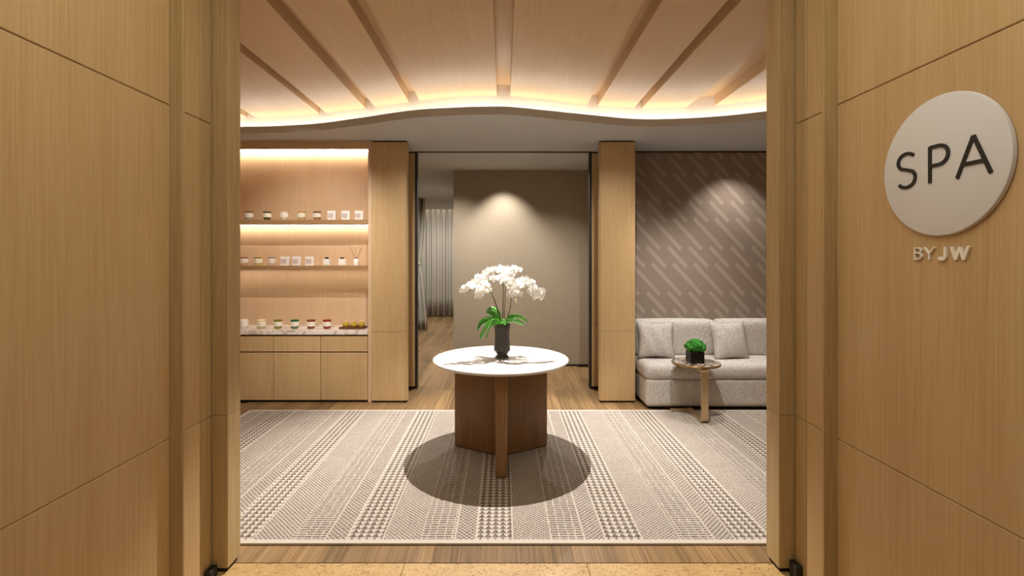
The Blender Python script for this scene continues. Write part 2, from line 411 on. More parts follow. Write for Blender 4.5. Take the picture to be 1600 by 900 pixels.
# --- portal pillars
for i, sgn in enumerate((-1, 1)):
    x0, x1 = sorted((sgn*1.022, sgn*1.398)); t = None
    pl = struct(box('trim_%d' % (4+2*i), x0+.004, x1-.004, 4.885, 4.94, 0, ZS-.004, M['toe']))
    xx0 = x0; xx1 = x1
    for z0, z1 in ((.02, .752), (.755, ZS-.016)):
        box('panel', xx0, xx1, 4.865, 4.942, z0, z1, M['oak'], pl, .002)
    box('corner_bead', *(sorted((sgn*1.020, sgn*1.036))), 4.862, 4.87, .022, ZS-.017, M['oak_trim'], pl, .002)
    f0, f1 = sorted((sgn*1.20, sgn*1.40))
    struct(box('trim_%d_core' % (4+2*i), f0, f1, 4.945, 5.46, 0, ZS-.001, M['gap']))
    y0, y1 = sorted((sgn*1.035, sgn*1.19))
    rp = struct(box('trim_%d' % (5+2*i), y0+.003, y1-.003, 5.39, 5.46, 0, ZS-.003, M['toe']))
    for z0, z1 in ((.03, .752), (.755, ZS-.018)):
        box('panel', y0, y1, 5.37, 5.462, z0, z1, M['oak'], rp, .002)
    g0, g1 = sorted((sgn*1.012, sgn*1.034))
    struct(box('trim_%d' % (8+i), g0, g1, 5.375, 5.46, 0, ZS-.002, M['black']))
tr = box('door_track', -1.03, 1.03, 5.37, 5.395, ZS-.010, ZS-.0005, M['black'])
struct(tr)
# --- back wall (fabric) and hall
wb = struct(box('wall_back', -.706, 1.6, 6.51, 12.0, .0, ZS-.001, M['wall_fabric']))
struct(box('skirting_shadow_back', -.700, 1.6, 6.500, 6.512, 0, .028, M['toe']))  # dark strip standing in for the shadow line at the skirting
struct(box('wall_hall_right', 1.40, 1.6, 5.46, 6.5, 0, ZS-.001, M['wall_fabric']))
struct(box('wall_hall_left', -3.0, -2.9, 5.46, 12.2, 0, ZS-.001, M['wall_fabric']))
struct(box('wall_hall_front', -3.0, -1.405, 5.42, 5.52, 0, ZS-.001, M['wall_fabric']))
struct(box('wall_hall_end', -3.0, 0, 12.2, 12.3, 0, ZS+.25, M['wall_fabric']))
# --- wallpaper wall
wp = struct(box('wall_rear', 1.40, 3.5, 5.345, 5.46, 0, ZS-.018, M['wallpaper']))
struct(box('trim_10', 1.40, 3.5, 5.352, 5.46, ZS-.018, ZS-.001, M['toe']))
# ================================================================== display niche
NX0, NX1, NB = -3.45, -1.437, 5.29
struct(box('wall_niche', NX0, NX1+.01, NB, NB+.12, .0, ZS-.001, M['oak_niche']))
struct(box('trim_11', NX1, -1.4, 4.872, NB+.12, 0, ZS-.001, M['oak_niche'], None, .001))
struct(box('trim_12', -3.5, NX1-.001, 4.872, 4.892, ZS-.085, ZS-.001, M['oak_niche']))
struct(box('trim_13', -3.5, NX1-.001, 4.892, NB-.001, ZS-.020, ZS-.001, M['oak_niche']))
strip = box('light_strip', NX0, NX1-.003, NB-.060, NB-.048, ZS-.032, ZS-.021, M['led_shelf'])
tag(strip, 'warm light strip along the top of the display niche', 'light')
for i, z in enumerate((1.906, 1.405)):
    sh = box('display_shelf', NX0, NX1-.002, 4.985, NB-.001, z, z+.045, M['oak_shelf'], None, .0015)
    tag(sh, 'long oak shelf, %s of the two in the lit display niche' % ('upper' if i == 0 else 'lower'), 'shelf', 'niche shelves')
    if i == 0: box('light_strip', NX0, NX1-.004, NB-.060, NB-.048, z-.0065, z-.0005, M['led_shelf'], sh)
    else: box('light_strip', NX0, NX1-.004, NB-.12, NB-.105, z-.004, z-.0005, M['led_low'], sh)
# base cabinets
ux = [-3.436, -2.938, -2.440, -1.940, -1.440]
names = ['oak base cabinet mostly hidden behind the left door jamb', 'oak base cabinet partly cut off by the left door jamb', 'middle oak base cabinet below the marble counter', 'oak base cabinet next to the pillar under the wooden tray']
for i, (a, b_) in enumerate(zip(ux, ux[1:])):
    cb = empty('base_cabinet', ((a+b_)/2, 5.08*K, 0)); tag(cb, names[i], 'cabinet', 'niche base cabinets')
    box('body', a+.002, b_-.002, 4.892, NB-.001, .022, .712, M['groove'], cb)
    box('drawer', a+.0025, b_-.0025, 4.872, 4.892, .541, .704, M['oak'], cb, .0015)
    box('door', a+.0025, b_-.0025, 4.872, 4.892, .026, .528, M['oak'], cb, .0015)
    box('toe_kick', a+.001, b_-.001, 4.90, 5.2, 0, .022, M['toe'], cb)
ct = box('marble_counter', NX0, NX1-.002, 4.858, NB-.001, .722, .767, M['marble_counter'], None, .002)
tag(ct, 'white veined marble counter slab on the oak base cabinets', 'countertop')
# ================================================================== shelf goods
mats = {}
def cm(hexc, rough=.4):
    if hexc not in mats: mats[hexc] = plain('tint_'+hexc.strip('#').lower(), rgb(hexc), rough)
    return mats[hexc]
def jar(x, y, z, lid, body, label, h=.094, r=.043, plainjar=False):
    t = empty('candle_jar', (x, y*K, z)); tag(t, label, 'jar', 'jars in the display niche')
    lathe('glass', [(0, 0), (r*.68, 0), (r*.74, .004), (r*.96, .030), (r, .034), (r, h-.014), (0, h-.014)], cm(body, .2), t, n=28)
    lathe('lid', [(0, h-.014), (r*.97, h-.014), (r*.97, h-.002), (r*.93, h), (0, h)], cm(lid), t, n=28)
    lathe('paper_label', [(r+.0002, .030), (r+.0012, .030), (r+.0012, h-.020), (r+.0002, h-.020)], cm('#EFE8D8', .7), t, n=28)
    box_c('mark', -.010, -.002, -r-.003, -r+.001, .052, .060, cm('#3A3A34'), t)
    box_c('print_line', .002, .016, -r-.0025, -r+.001, .050, .052, cm('#A8A294'), t)
    return t
def box_c(name, x0, x1, y0, y1, z0, z1, mat, parent, bev=0):
    bm = bmesh.new(); add_box(bm, x0, x1, y0, y1, z0, z1, bev); return link(name, mesh_of(bm, name, mat), parent, (0, 0, 0))
def carton(x, y, z, label, grp):
    t = empty('gift_box', (x, y*K, z)); tag(t, label, 'box', grp)
    s = .043
    box_c('carton', -s, s, -s*.8, s*.8, 0, .078, cm('#F2EAE0', .6), t, .001)
    box_c('box_lid', -s-.0012, s+.0012, -s*.8-.0012, s*.8+.0012, .074, .100, cm('#F2EAE0', .6), t, .001)
    box_c('front_panel', -s+.004, s-.026, -s*.8-.0022, -s*.8, .022, .072, cm('#C9BBB4', .6), t)
    box_c('mark', -.014, -.002, -s*.8-.0026, -s*.8-.0002, .011, .014, cm('#8A8480'), t)
    t.rotation_euler.z = math.radians(14)
    return t
sc = lambda px, d: (px-786.5)/717*d
ZU, ZL, ZK = 1.951, 1.450, .767
for px, lid, body, lab in ((389.5, '#6E4A33', '#C9BBA6', 'jar with brown lid and pale base, leftmost on the upper shelf'),
        (417.5, '#3F3A12', '#5A5A24', 'jar with very dark olive lid and base on the upper shelf'),
        (444.5, '#CDBFA8', '#E6DCC8', 'all-pale jar with beige lid, third from left on the upper shelf'),
        (471.5, '#A98A26', '#D9C088', 'jar with mustard yellow lid on the upper shelf'),
        (495.5, '#5F3D22', '#B08A6A', 'jar with dark brown lid beside the white boxes on the upper shelf')):
    jar(sc(px, 5.06), 5.06, ZU, lid, body, lab)
for px, pl_ in ((518.5, 'left'), (540.5, 'middle'), (561, 'right')):
    carton(sc(px, 5.06), 5.06, ZU, 'small white square gift box on the upper shelf, %s one of three' % pl_, 'white boxes on the upper shelf')
for px, lid, body, lab in ((381.5, '#7A4A2E', '#E8C8A8', 'jar with red-brown lid at the left end of the lower shelf'),
        (403, '#8A7A26', '#D8D48A', 'jar with olive yellow lid on the lower shelf'),
        (424.5, '#8E7472', '#EFE3DC', 'jar with mauve lid beside the white boxes on the lower shelf')):
    jar(sc(px, 5.10), 5.10, ZL, lid, body, lab)
for px, pl_ in ((446, 'left'), (464, 'middle'), (484.5, 'right')):
    carton(sc(px, 5.10), 5.10, ZL, 'small white square gift box on the lower shelf, %s one of three' % pl_, 'white boxes on the lower shelf')
def pump(px, cap, lab, w_=.032):
    t = empty('lotion_bottle', (sc(px, 5.10), 5.10*K, ZL)); tag(t, lab, 'bottle')
    box_c('bottle_body', -w_, w_, -.025, .025, 0, .074, cm('#F4F1E8', .35), t, .006)
    lathe('cap', [(0, .072), (w_*.62, .072), (w_*.62, .090), (w_*.5, .093), (0, .093)], cm(cap), t, n=20)
    box_c('print_line', -.014, .014, -.0258, -.0245, .016, .019, cm('#A8A49C'), t)
    box_c('side_card', w_+.002, w_+.012, -.02, .02, 0, .066, cm('#EDE8DC', .6), t, .002)
pump(510.5, '#1E1712', 'white bottle with black cap on the lower shelf')
pump(534.5, '#55463C', 'white bottle with grey-brown cap left of the reed diffuser', .036)
rd = empty('reed_diffuser', (sc(556.5, 5.10), 5.10*K, ZL)); tag(rd, 'white reed diffuser with thin sticks at the right end of the lower shelf', 'diffuser')
lathe('bottle_body', [(0, 0), (.027, 0), (.029, .003), (.029, .060), (.022, .070), (.011, .074), (.011, .086), (0, .086)], cm('#F4F1E8', .3), rd, n=24)
lathe('collar', [(0, .078), (.0135, .078), (.0135, .092), (0, .092)], cm('#8F7B68'), rd, n=20)
for dx, dy, h_ in ((.075, .01, .17), (.060, -.02, .15), (-.055, .0, .15), (-.09, .02, .17), (-.02, .03, .16)):
    bm = bmesh.new(); tube(bm, [(0, 0, .05), (dx, dy, .05+h_)], .0016, 6); link('reed', mesh_of(bm, 'reed', cm('#8A6A48')), rd)
for px, lid, body, lab in ((381, '#EFEAE2', '#F3EEE8', 'plain white jar at the left end of the marble counter'),
        (408.5, '#EBDDB0', '#D9D296', 'cream yellow jar on the marble counter'),
        (434.5, '#76701E', '#8E8A2E', 'jar with olive lid and base on the marble counter'),
        (460.5, '#2E5A36', '#5C7A50', 'jar with green lid and base on the marble counter'),
        (486, '#7A3A20', '#8A4A30', 'jar with rust brown lid and base on the marble counter'),
        (511, '#8E1A16', '#9A3A2E', 'jar with red lid and base beside the tray on the marble counter')):
    jar(sc(px, 4.985), 4.985, ZK, lid, body, lab, .098, .044)
tray = empty('wooden_tray', (sc(552, 4.99), 4.99*K, ZK)); tag(tray, 'small dark wooden tray on the right end of the marble counter', 'tray')
wt = cm('#6A3A20', .4)
prism('tray_base', [(-.140, -.045), (.115, -.045), (.135, .075), (-.095, .075)], 0, .010, wt, tray)
def rim(a, b_):
    bm = bmesh.new(); d = Vector((b_[0]-a[0], b_[1]-a[1], 0)); n_ = Vector((-d.y, d.x, 0)).normalized()*.004
    vs_ = []
    for z in (.009, .022):
        for p_ in (Vector((*a, z))-n_, Vector((*b_, z))-n_, Vector((*b_, z))+n_, Vector((*a, z))+n_): vs_.append(bm.verts.new(p_))
    for f in ((0, 1, 2, 3), (7, 6, 5, 4), (0, 4, 5, 1), (1, 5, 6, 2), (2, 6, 7, 3), (3, 7, 4, 0)): bm.faces.new([vs_[i] for i in f])
    link('tray_rim', mesh_of(bm, 'tray_rim', wt), tray)
for a, b_ in (((-.140, -.045), (.115, -.045)), ((.115, -.045), (.135, .075)), ((.135, .075), (-.095, .075)), ((-.095, .075), (-.140, -.045))): rim(a, b_)
gold = base('amber_glass', .15, rgb('#B79A3A'))[0]
for px, pl_ in ((540.5, 'left'), (553, 'middle'), (565, 'right')):
    o = empty('oil_bottle', (sc(px, 5.0), 5.0*K, ZK+.0101)); tag(o, 'round golden oil bottle with pale stopper, %s of three on the tray' % pl_, 'bottle', 'golden bottles on the tray')
    lathe('bottle_body', [(0, 0), (.022, 0), (.030, .006), (.036, .022), (.037, .036), (.030, .052), (.016, .062), (.010, .066), (0, .066)], gold, o, n=28)
    lathe('stopper', [(0, .066), (.009, .066), (.011, .074), (.008, .082), (0, .084)], cm('#E2CFA2', .3), o, n=20)
# ================================================================== rug
rx0, rx1, ry0, ry1 = RUG
bm = bmesh.new(); add_box(bm, -(rx1-rx0)/2, (rx1-rx0)/2, -(ry1-ry0)/2, (ry1-ry0)/2, 0, .012, .003, 2)
rg = link('rug', mesh_of(bm, 'rug', M['rug']), None, ((rx0+rx1)/2, (ry0+ry1)/2, .0))
# shift so the object-space stripe pattern keeps its place
tag(rg, 'large grey-beige woven rug with striped geometric motifs under the round table', 'rug')
# ================================================================== round table
TY, TR, TZ = 3.555*K, .523, .762
tb = empty('round_table', (-.020, TY, .0121)); tag(tb, 'round white-topped table on three walnut fins in the middle of the rug', 'table')
th = TZ-.012
lathe('tabletop', [(0, th-.026), (TR-.03, th-.026), (TR-.012, th-.022), (TR-.002, th-.012), (TR, th-.006), (TR-.003, th-.001), (TR-.008, th), (0, th)], M['marble_white'], tb, n=128)
bmf = bmesh.new(); add_box(bmf, -.041, .041, -.412, -.0, 0, th-.027, .017, 4)
fm = mesh_of(bmf, 'fin', M['walnut'], autosmooth=50)
for a in (0, 118, 240):
    o = link('leg', fm, tb, (0, 0, 0), (0, 0, math.radians(a+1)))
bmh = bmesh.new(); add_box(bmh, -.03, .03, -.03, .03, .0, th-.028); link('core', mesh_of(bmh, 'core', M['walnut']), tb)
# ================================================================== vase
vz = lathe('vase', [(0, 0), (.050, 0), (.053, .005), (.052, .012), (.040, .020), (.037, .026), (.044, .032), (.047, .038), (.047, .044), (.058, .052), (.0635, .060), (.0630, .075), (.0580, .13), (.0560, .17), (.0585, .22), (.0640, .258), (.0630, .262), (.0590, .258), (.0530, .225), (0, .225)], M['vase'], None, (-.010, TY+.005, TZ), 56, 35)
tag(vz, 'charcoal cylindrical vase on a small foot standing on the round white table', 'vase')
# ================================================================== orchid
KX = .004965
def at(px, py, dy=0.0):
    d = TY+dy
    return Vector(((px-786.5)/FPX*d, dy, EYE-(py-403)/FPX*d-TZ))
orc = empty('orchid', (0, TY, TZ)); tag(orc, 'white moth orchid with arching sprays and green strap leaves in the charcoal vase', 'plant')
lathe('bark', [(0, .222), (.050, .222), (.045, .236), (0, .242)], M['soil'], orc, (-.010, .005, .004), 24)
def stem(pts, r=.0032, taper=.0018):
    c = curve_pts(pts, 8); n = len(c); bm = bmesh.new()
    tube(bm, c, [r+(taper-r)*i/(n-1) for i in range(n)], 8)
    link('stem', mesh_of(bm, 'stem', M['stem'], smooth=True), orc); return c
# strap leaf
def leaf(pts, wmax, twist=0.0, up=(0, 0, 1)):
    wmax *= 1.3
    c = curve_pts(pts, 5); n = len(c); bm = bmesh.new(); rows = []
    for i, p_ in enumerate(c):
        t = i/(n-1); d = (c[min(i+1, n-1)]-c[max(i-1, 0)]).normalized()
        s = d.cross(Vector(up)).normalized()
        s = Matrix.Rotation(twist, 3, d) @ s
        nn = s.cross(d).normalized()
        w_ = wmax*max(.0, math.sin(PI*min(1, .12+t*.88))**.55)*(1 if t < .97 else .5)*(.35+.65*min(1, t*3))
        rows.append([bm.verts.new(p_+s*w_*k-(nn*w_*.35*(1-abs(k)))) for k in (-1, -.5, 0, .5, 1)])
    for a, b_ in zip(rows, rows[1:]):
        for k in range(4): bm.faces.new((a[k], a[k+1], b_[k+1], b_[k]))
    o = link('leaf', mesh_of(bm, 'leaf', M['leaf'], smooth=True), orc)
    md = o.modifiers.new('solid', 'SOLIDIFY'); md.thickness = .0022; md.offset = 0
rootp = Vector((-.010, .005, .232))
def lf(path, w_, tw=0.0, up=(0, 0, 1)): leaf([rootp+Vector((0, 0, -.005))]+[at(*q) for q in path], w_, tw, up)
lf([(774, 503, -.03), (762, 507, -.07), (755, 519, -.10), (750, 530, -.11)], 0.025, 1.05)
lf([(776, 504, -.05), (767, 507, -.10), (762, 516, -.14), (759, 529, -.16)], 0.028, 1.05)
lf([(772, 501, -.01), (758, 502, -.03), (750, 508, -.05), (746, 517, -.06)], 0.022, 1.05)
lf([(772, 499, .03), (762, 499, .05), (754, 502, .07), (748, 507, .09)], 0.020, 1.05)
lf([(778, 496, .01), (774, 488, .02), (767, 484, .02), (760, 489, .02)], 0.025, -1.05)
lf([(776, 497, -.02), (771, 491, -.03), (766, 489, -.04), (761, 488, -.05)], 0.018, 1.05)
lf([(778, 497, -.01), (773, 494, -.02), (769, 497, -.04)], 0.018, 1.05)
lf([(792, 503, .0), (800, 496, -.01), (812, 495, -.02), (825, 504, -.03)], 0.020, -1.05)
lf([(790, 504, -.03), (797, 501, -.05), (806, 500, -.07)], 0.015, -1.05)
lf([(792, 502, .05), (802, 500, .07), (812, 504, .09), (820, 508, .10)], 0.016, -1.05)
lf([(788, 503, .03), (795, 499, .06), (801, 499, .08)], 0.016, -1.05)
lf([(783, 503, -.05), (787, 503, -.09), (790, 508, -.12)], 0.017, 1.05)
# flower meshes
def petal(bm, ang, ln, wd, cup=.25, zoff=0.0):
    rows = []; ca, sa = math.cos(ang), math.sin(ang)
    for i in range(6):
        t = i/5; w_ = wd*math.sin(PI*(.06+.88*t))**.6*(.55+.75*t if t < .7 else 1.07)
        row = []
        for k in (-1, -.5, 0, .5, 1):
            r = ln*t*(1-.12*abs(k)*t); s = w_*k
            zz = zoff - cup*ln*t*t*.55 + .12*w_*abs(k)*(1 if t < .6 else -1)
            row.append(bm.verts.new((ca*r-sa*s, sa*r+ca*s, zz)))
        rows.append(row)
    for a, b_ in zip(rows, rows[1:]):
        for k in range(4): bm.faces.new((a[k], a[k+1], b_[k+1], b_[k]))
def flower_mesh(seed):
    random.seed(seed); bm = bmesh.new(); j = lambda s: random.uniform(-s, s)
    for a in (90, 215, 325): petal(bm, math.radians(a+j(6)), .036, .011, .2+j(.1), -.002)
    for a in (10, 170): petal(bm, math.radians(a+j(6)), .037, .021, .15+j(.15), .001)
    return mesh_of(bm, 'flower', M['petal'], smooth=True)
def lip_mesh():
    bm = bmesh.new(); tube(bm, [(0, 0, -.002), (0, -.001, .006), (0, -.006, .011), (0, -.013, .012)], [.0035, .0045, .005, .0015], 8)
    tube(bm, [(0, .002, .0), (0, .003, .009), (0, .0, .012)], [.003, .003, .0015], 6)
    return mesh_of(bm, 'lip', M['lip'], smooth=True)
FM = [flower_mesh(i) for i in range(4)]; LM = lip_mesh(); random.seed(11)
def flower(px, py, dy, s=1.0, face=None):
    p_ = at(px, py, dy)
    f = Vector(face) if face else Vector((random.uniform(-.6, .6), -1+random.uniform(-.1, .5), random.uniform(-.35, .5)))
    q = f.to_track_quat('Z', 'Y').to_euler()
    fo = link('flower', FM[random.randrange(4)], orc, p_, q); fo.scale = (s, s, s)
    fo.rotation_euler.rotate_axis('Z', random.uniform(-.5, .5))
    link('lip', LM, fo, (0, 0, 0))
sL = stem([at(782, 508), at(778, 490, -.01), at(772, 468, -.03), at(764, 452, -.05), at(752, 446, -.08), at(740, 451, -.10), at(728, 458, -.11)])
sL2 = stem([at(783, 508, .01), at(777, 482, .01), at(770, 462, .0), at(760, 449, -.02), at(750, 440, -.03)])
sA = stem([at(785, 508, .01), at(786, 470, .03), at(788, 440, .05), at(796, 424, .07), at(807, 421, .09), at(813, 424, .10)])
sB = stem([at(786, 508, -.01), at(786, 475, .0), at(786, 447, .02), at(779, 430, .05), at(768, 425, .07), at(758, 429, .08)])
sC = stem([at(788, 508, -.01), at(789, 478, -.02), at(790, 452, -.04), at(797, 440, -.07), at(806, 445, -.09), at(806, 458, -.10)])
sR = stem([at(792, 508, .0), at(797, 480, .0), at(801, 458, .0), at(812, 440, -.01), at(828, 438, -.02), at(842, 450, -.03), at(846, 460, -.04)])
sD = stem([at(791, 506, -.01), at(795, 488, -.03), at(800, 478, -.05), at(806, 472, -.06)], .0022, .0012)
sE = stem([at(788, 440, .03), at(780, 438, .02), at(772, 437, .0), at(766, 438, -.01)], .0022, .0012)
FL = [(724, 455, -.11), (727, 450, -.10), (732, 449, -.12), (736, 445, -.08), (741, 440, -.05), (747, 433, -.03), (754, 433, -.02), (758, 431, -.01),
      (745, 441, -.07), (751, 441, -.06), (757, 441, -.05), (748, 450, -.11), (754, 451, -.10), (760, 446, -.07), (745, 457, -.13), (750, 459, -.12), (758, 456, -.09), (747, 463, -.13), (742, 450, -.09), (762, 452, -.04),
      (759, 425, .08), (763, 423, .06), (768, 424, .08), (773, 421, .06), (778, 422, .05), (783, 419, .07), (787, 423, .06), (792, 420, .08), (797, 422, .06), (802, 419, .09), (807, 421, .08), (810, 422, .10), (800, 428, .05), (792, 428, .05), (782, 425, .04),
      (771, 434, .0), (774, 436, -.01),
      (783, 433, -.03), (788, 433, -.05), (786, 439, -.05), (792, 436, -.06), (797, 437, -.07), (794, 443, -.08), (800, 442, -.08), (805, 441, -.07), (803, 448, -.10), (798, 449, -.09), (808, 449, -.09), (797, 457, -.10), (802, 456, -.11), (796, 462, -.10), (810, 459, -.09), (806, 455, -.11),
      (811, 440, -.03), (816, 438, -.04), (821, 437, -.05), (826, 440, -.06), (831, 441, -.05), (818, 444, -.06), (825, 445, -.06), (835, 446, -.06), (838, 452, -.07), (832, 451, -.07), (842, 455, -.05), (846, 459, -.05), (834, 459, -.07), (838, 463, -.06), (844, 464, -.05), (829, 455, -.08), (847, 455, -.03), (812, 447, -.07)]
for px, py, dy in FL: flower(px, py, dy, random.uniform(.86, 1.05))
bmb = bmesh.new(); bmesh.ops.create_uvsphere(bmb, u_segments=10, v_segments=8, radius=.007); bmesh.ops.scale(bmb, vec=(1, 1, 1.4), verts=bmb.verts); bmd = mesh_of(bmb, 'bud', M['bud'], smooth=True)
for px, py, dy in ((806, 472, -.06), (805, 469, -.055), (765, 438, -.01), (762, 430.5, .07), (726, 460, -.11), (847, 463, -.04)): link('bud', bmd, orc, at(px, py, dy))
# ================================================================== sign
def stroke(bm, pts, w_, x0, x1, ysgn=-1):
    """flat ribbon of width w_ through pts given as (u, v); u runs towards the camera (-Y) along the wall"""
    n = len(pts); L, R = [], []
    for i, p_ in enumerate(pts):
        a = Vector(pts[max(i-1, 0)]); b_ = Vector(pts[min(i+1, n-1)]); d = (b_-a).normalized(); nn = Vector((-d.y, d.x))*w_/2
        if 0 < i < n-1:
            d1 = (Vector(p_)-a).normalized(); c_ = max(.5, abs(d1.dot(d))); nn = nn/c_
        L.append(Vector(p_)+nn); R.append(Vector(p_)-nn)
    F = [[bm.verts.new((x, -q.x, q.y)) for q in L+R] for x in (x0, x1)]
    for i in range(n-1):
        for f in F: bm.faces.new((f[i], f[i+1], f[n+i+1], f[n+i]))
        for k in (0, n): bm.faces.new((F[0][k+i], F[0][k+i+1], F[1][k+i+1], F[1][k+i]))
    for i in (0, n-1): bm.faces.new((F[0][i], F[1][i], F[1][n+i], F[0][n+i]))
def arc(cx, cy, rx, ry, a0, a1, n=14):
    return [(cx+rx*math.cos(math.radians(a0+(a1-a0)*i/n)), cy+ry*math.sin(math.radians(a0+(a1-a0)*i/n))) for i in range(n+1)]
def glyph(ch, w_, h):
    """strokes of a light geometric capital in a w_ by h box, origin at the lower left"""
    if ch == 'S': return [arc(w_*.52, h*.74, w_*.44, h*.235, 35, 180, 12)+arc(w_*.50, h*.74, w_*.42, h*.23, 188, 235, 5)+[(w_*.5, h*.51)]+arc(w_*.50, h*.26, w_*.46, h*.24, 50, -20, 8)+arc(w_*.50, h*.24, w_*.46, h*.24, -30, -145, 12)]
    if ch == 'P': return [[(w_*.08, 0), (w_*.08, h)], [(w_*.08, h*.975), (w_*.50, h*.975)]+arc(w_*.50, h*.72, w_*.44, h*.255, 80, -80, 14)+[(w_*.50, h*.465), (w_*.08, h*.465)]]
    if ch == 'A': return [[(0, 0), (w_*.5, h)], [(w_*.5, h), (w_, 0)], [(w_*.17, h*.33), (w_*.83, h*.33)]]
    if ch == 'B': return [[(w_*.08, 0), (w_*.08, h)], [(w_*.08, h*.96), (w_*.5, h*.96)]+arc(w_*.5, h*.75, w_*.36, h*.21, 80, -80, 10)+[(w_*.08, h*.54)], [(w_*.5, h*.54)]+arc(w_*.5, h*.29, w_*.44, h*.25, 80, -80, 10)+[(w_*.08, h*.04)]]
    if ch == 'Y': return [[(0, h), (w_*.5, h*.45)], [(w_, h), (w_*.5, h*.45)], [(w_*.5, h*.47), (w_*.5, 0)]]
    if ch == 'J': return [[(w_*.80, h), (w_*.80, h*.30)]+arc(w_*.42, h*.30, w_*.38, h*.27, -8, -150, 10)]
    if ch == 'W': return [[(0, h), (w_*.27, 0)], [(w_*.27, 0), (w_*.5, h*.95)], [(w_*.5, h*.95), (w_*.73, 0)], [(w_*.73, 0), (w_, h)]]
SX = 1.403
sg = empty('round_sign', (WX, 1.558, 1.833)); tag(sg, 'round off-white wall sign with thin black lettering on the right wall', 'sign')
R_ = .227
prof = [(0, 0), (R_-.006, 0), (R_, .003), (R_, .009), (R_-.002, .0135), (R_-.006, .015), (0, .015)]
d_ = lathe('disc', prof, M['sign'], sg, (0, 0, 0), 128, 25); d_.rotation_euler = (0, -PI/2, 0)
for ch, y0, y1 in (('S', 1.634, 1.558), ('P', 1.513, 1.441), ('A', 1.417, 1.318)):
    bm = bmesh.new(); h = .120
    for k, st in enumerate(glyph(ch, abs(y0-y1)*K, h)): stroke(bm, [(u, v-h/2) for u, v in st], .0112, 0, -.004-.0001*k)
    link('letter', mesh_of(bm, 'letter', M['letter_black']), sg, (SX-WX, y0*K-1.558, .007))
lt = empty('wall_lettering', (WX, 1.49*K, 1.55)); tag(lt, 'four small raised cream letters on the wall below the round sign', 'lettering')
for ch, y0, y1, sw, mt in (('B', 1.578, 1.548, .0042, 0), ('Y', 1.540, 1.504, .0042, 0), ('J', 1.492, 1.460, .0095, 1), ('W', 1.447, 1.393, .0090, 1)):
    bm = bmesh.new(); h = .041
    for k, st in enumerate(glyph(ch, abs(y0-y1)*K, h)): stroke(bm, [(u, v-h/2) for u, v in st], sw, 0, -.007-.0001*k)
    link('letter', mesh_of(bm, 'letter', M['letter_white']), lt, (-.0005, (y0-1.49)*K, 0))
# ================================================================== sofa
def soft_box(name, x0, x1, y0, y1, z0, z1, mat, parent, r=.05, puff=0.0, seg=4, cuts=0, noise_=0.0):
    y0 *= K; y1 *= K
    bm = bmesh.new(); cx, cy = (x0+x1)/2, (y0+y1)/2
    add_box(bm, x0-cx, x1-cx, y0-cy, y1-cy, 0, z1-z0, r, seg)
    bmesh.ops.subdivide_edges(bm, edges=[e for e in bm.edges if e.calc_length() > .12], cuts=6, use_grid_fill=True)
    hx, hy, hz = (x1-x0)/2, (y1-y0)/2, (z1-z0)/2
    for v in bm.verts:
        u = max(0, 1-abs(v.co.x/hx)**2); t = max(0, 1-abs(v.co.y/hy)**2); q = max(0, 1-abs((v.co.z-hz)/hz)**2)
        v.co.z += puff*u**.5*t**.5*(1 if v.co.z > hz else -.2)
        v.co.y += puff*u**.5*q**.5*(v.co.y/hy)
        v.co.x += puff*.5*t**.5*q**.5*(v.co.x/hx)
    me = mesh_of(bm, name, mat, smooth=True)
    o = link(name, me, parent, Vector((cx, cy, z0))-world_loc(parent)); return o
sf = empty('sofa', (2.36, 4.98*K, 0)); tag(sf, 'long oatmeal boucle sofa with loose back cushions against the patterned wall', 'sofa')
SX0, SX1 = 1.432, 3.30
box('plinth', SX0+.06, SX1-.06, 4.69, 5.30, 0, .05, M['toe'], sf)
soft_box('base', SX0+.012, SX1, 4.632, 5.33, .028, .312, M['sofa'], sf, .035, .004)
soft_box('seat_cushion', SX0, SX1, 4.622, 5.20, .302, .462, M['sofa'], sf, .055, .010)
soft_box('back_frame', SX0+.02, SX1, 5.16, 5.33, .25, .80, M['sofa'], sf, .05, .0)
for a, b_ in ((1.445, 2.335), (2.345, 3.24)):
    soft_box('back_cushion', a, b_, 5.02, 5.20, .455, .850, M['sofa'], sf, .055, .012)
def throw(px0, px1, d, zb, size, lean, yaw, label):
    cx = ((px0+px1)/2-786.5)/717*d
    bm = bmesh.new(); n = 16; half = size/2
    vt = {}
    for s in (0, 1):
        for i in range(n+1):
            for j in range(n+1):
                u, v = i/n*2-1, j/n*2-1
                if s and (i in (0, n) or j in (0, n)): vt[s, i, j] = vt[0, i, j]; continue
                e = (1-u*u)**.42*(1-v*v)**.42
                pin = 1-.13*(1-abs(u)**1.5)*(abs(v)**3) ; pin2 = 1-.13*(1-abs(v)**1.5)*(abs(u)**3)
                wr = .006*math.sin(9*u+4*v)*e
                vt[s, i, j] = bm.verts.new((u*half*pin2, (1 if s else -1)*(.075*e+wr), v*half*pin+half))
        for i in range(n):
            for j in range(n):
                f = [vt[s, i, j], vt[s, i+1, j], vt[s, i+1, j+1], vt[s, i, j+1]]
                try: bm.faces.new(f if s == 0 else f[::-1])
                except ValueError: pass
    o = link('throw_pillow', mesh_of(bm, 'throw_pillow', M['pillow'], smooth=True), None, (cx, d*K, zb), (math.radians(-lean), 0, math.radians(yaw)))
    tag(o, label, 'pillow', 'throw pillows on the sofa'); return o
throw(997, 1054, 4.88, .462, .395, 12, -5, 'oatmeal throw pillow at the left end of the sofa')
throw(1111, 1178, 4.84, .454, .415, 16, 9, 'oatmeal throw pillow right of the moss pot on the sofa')
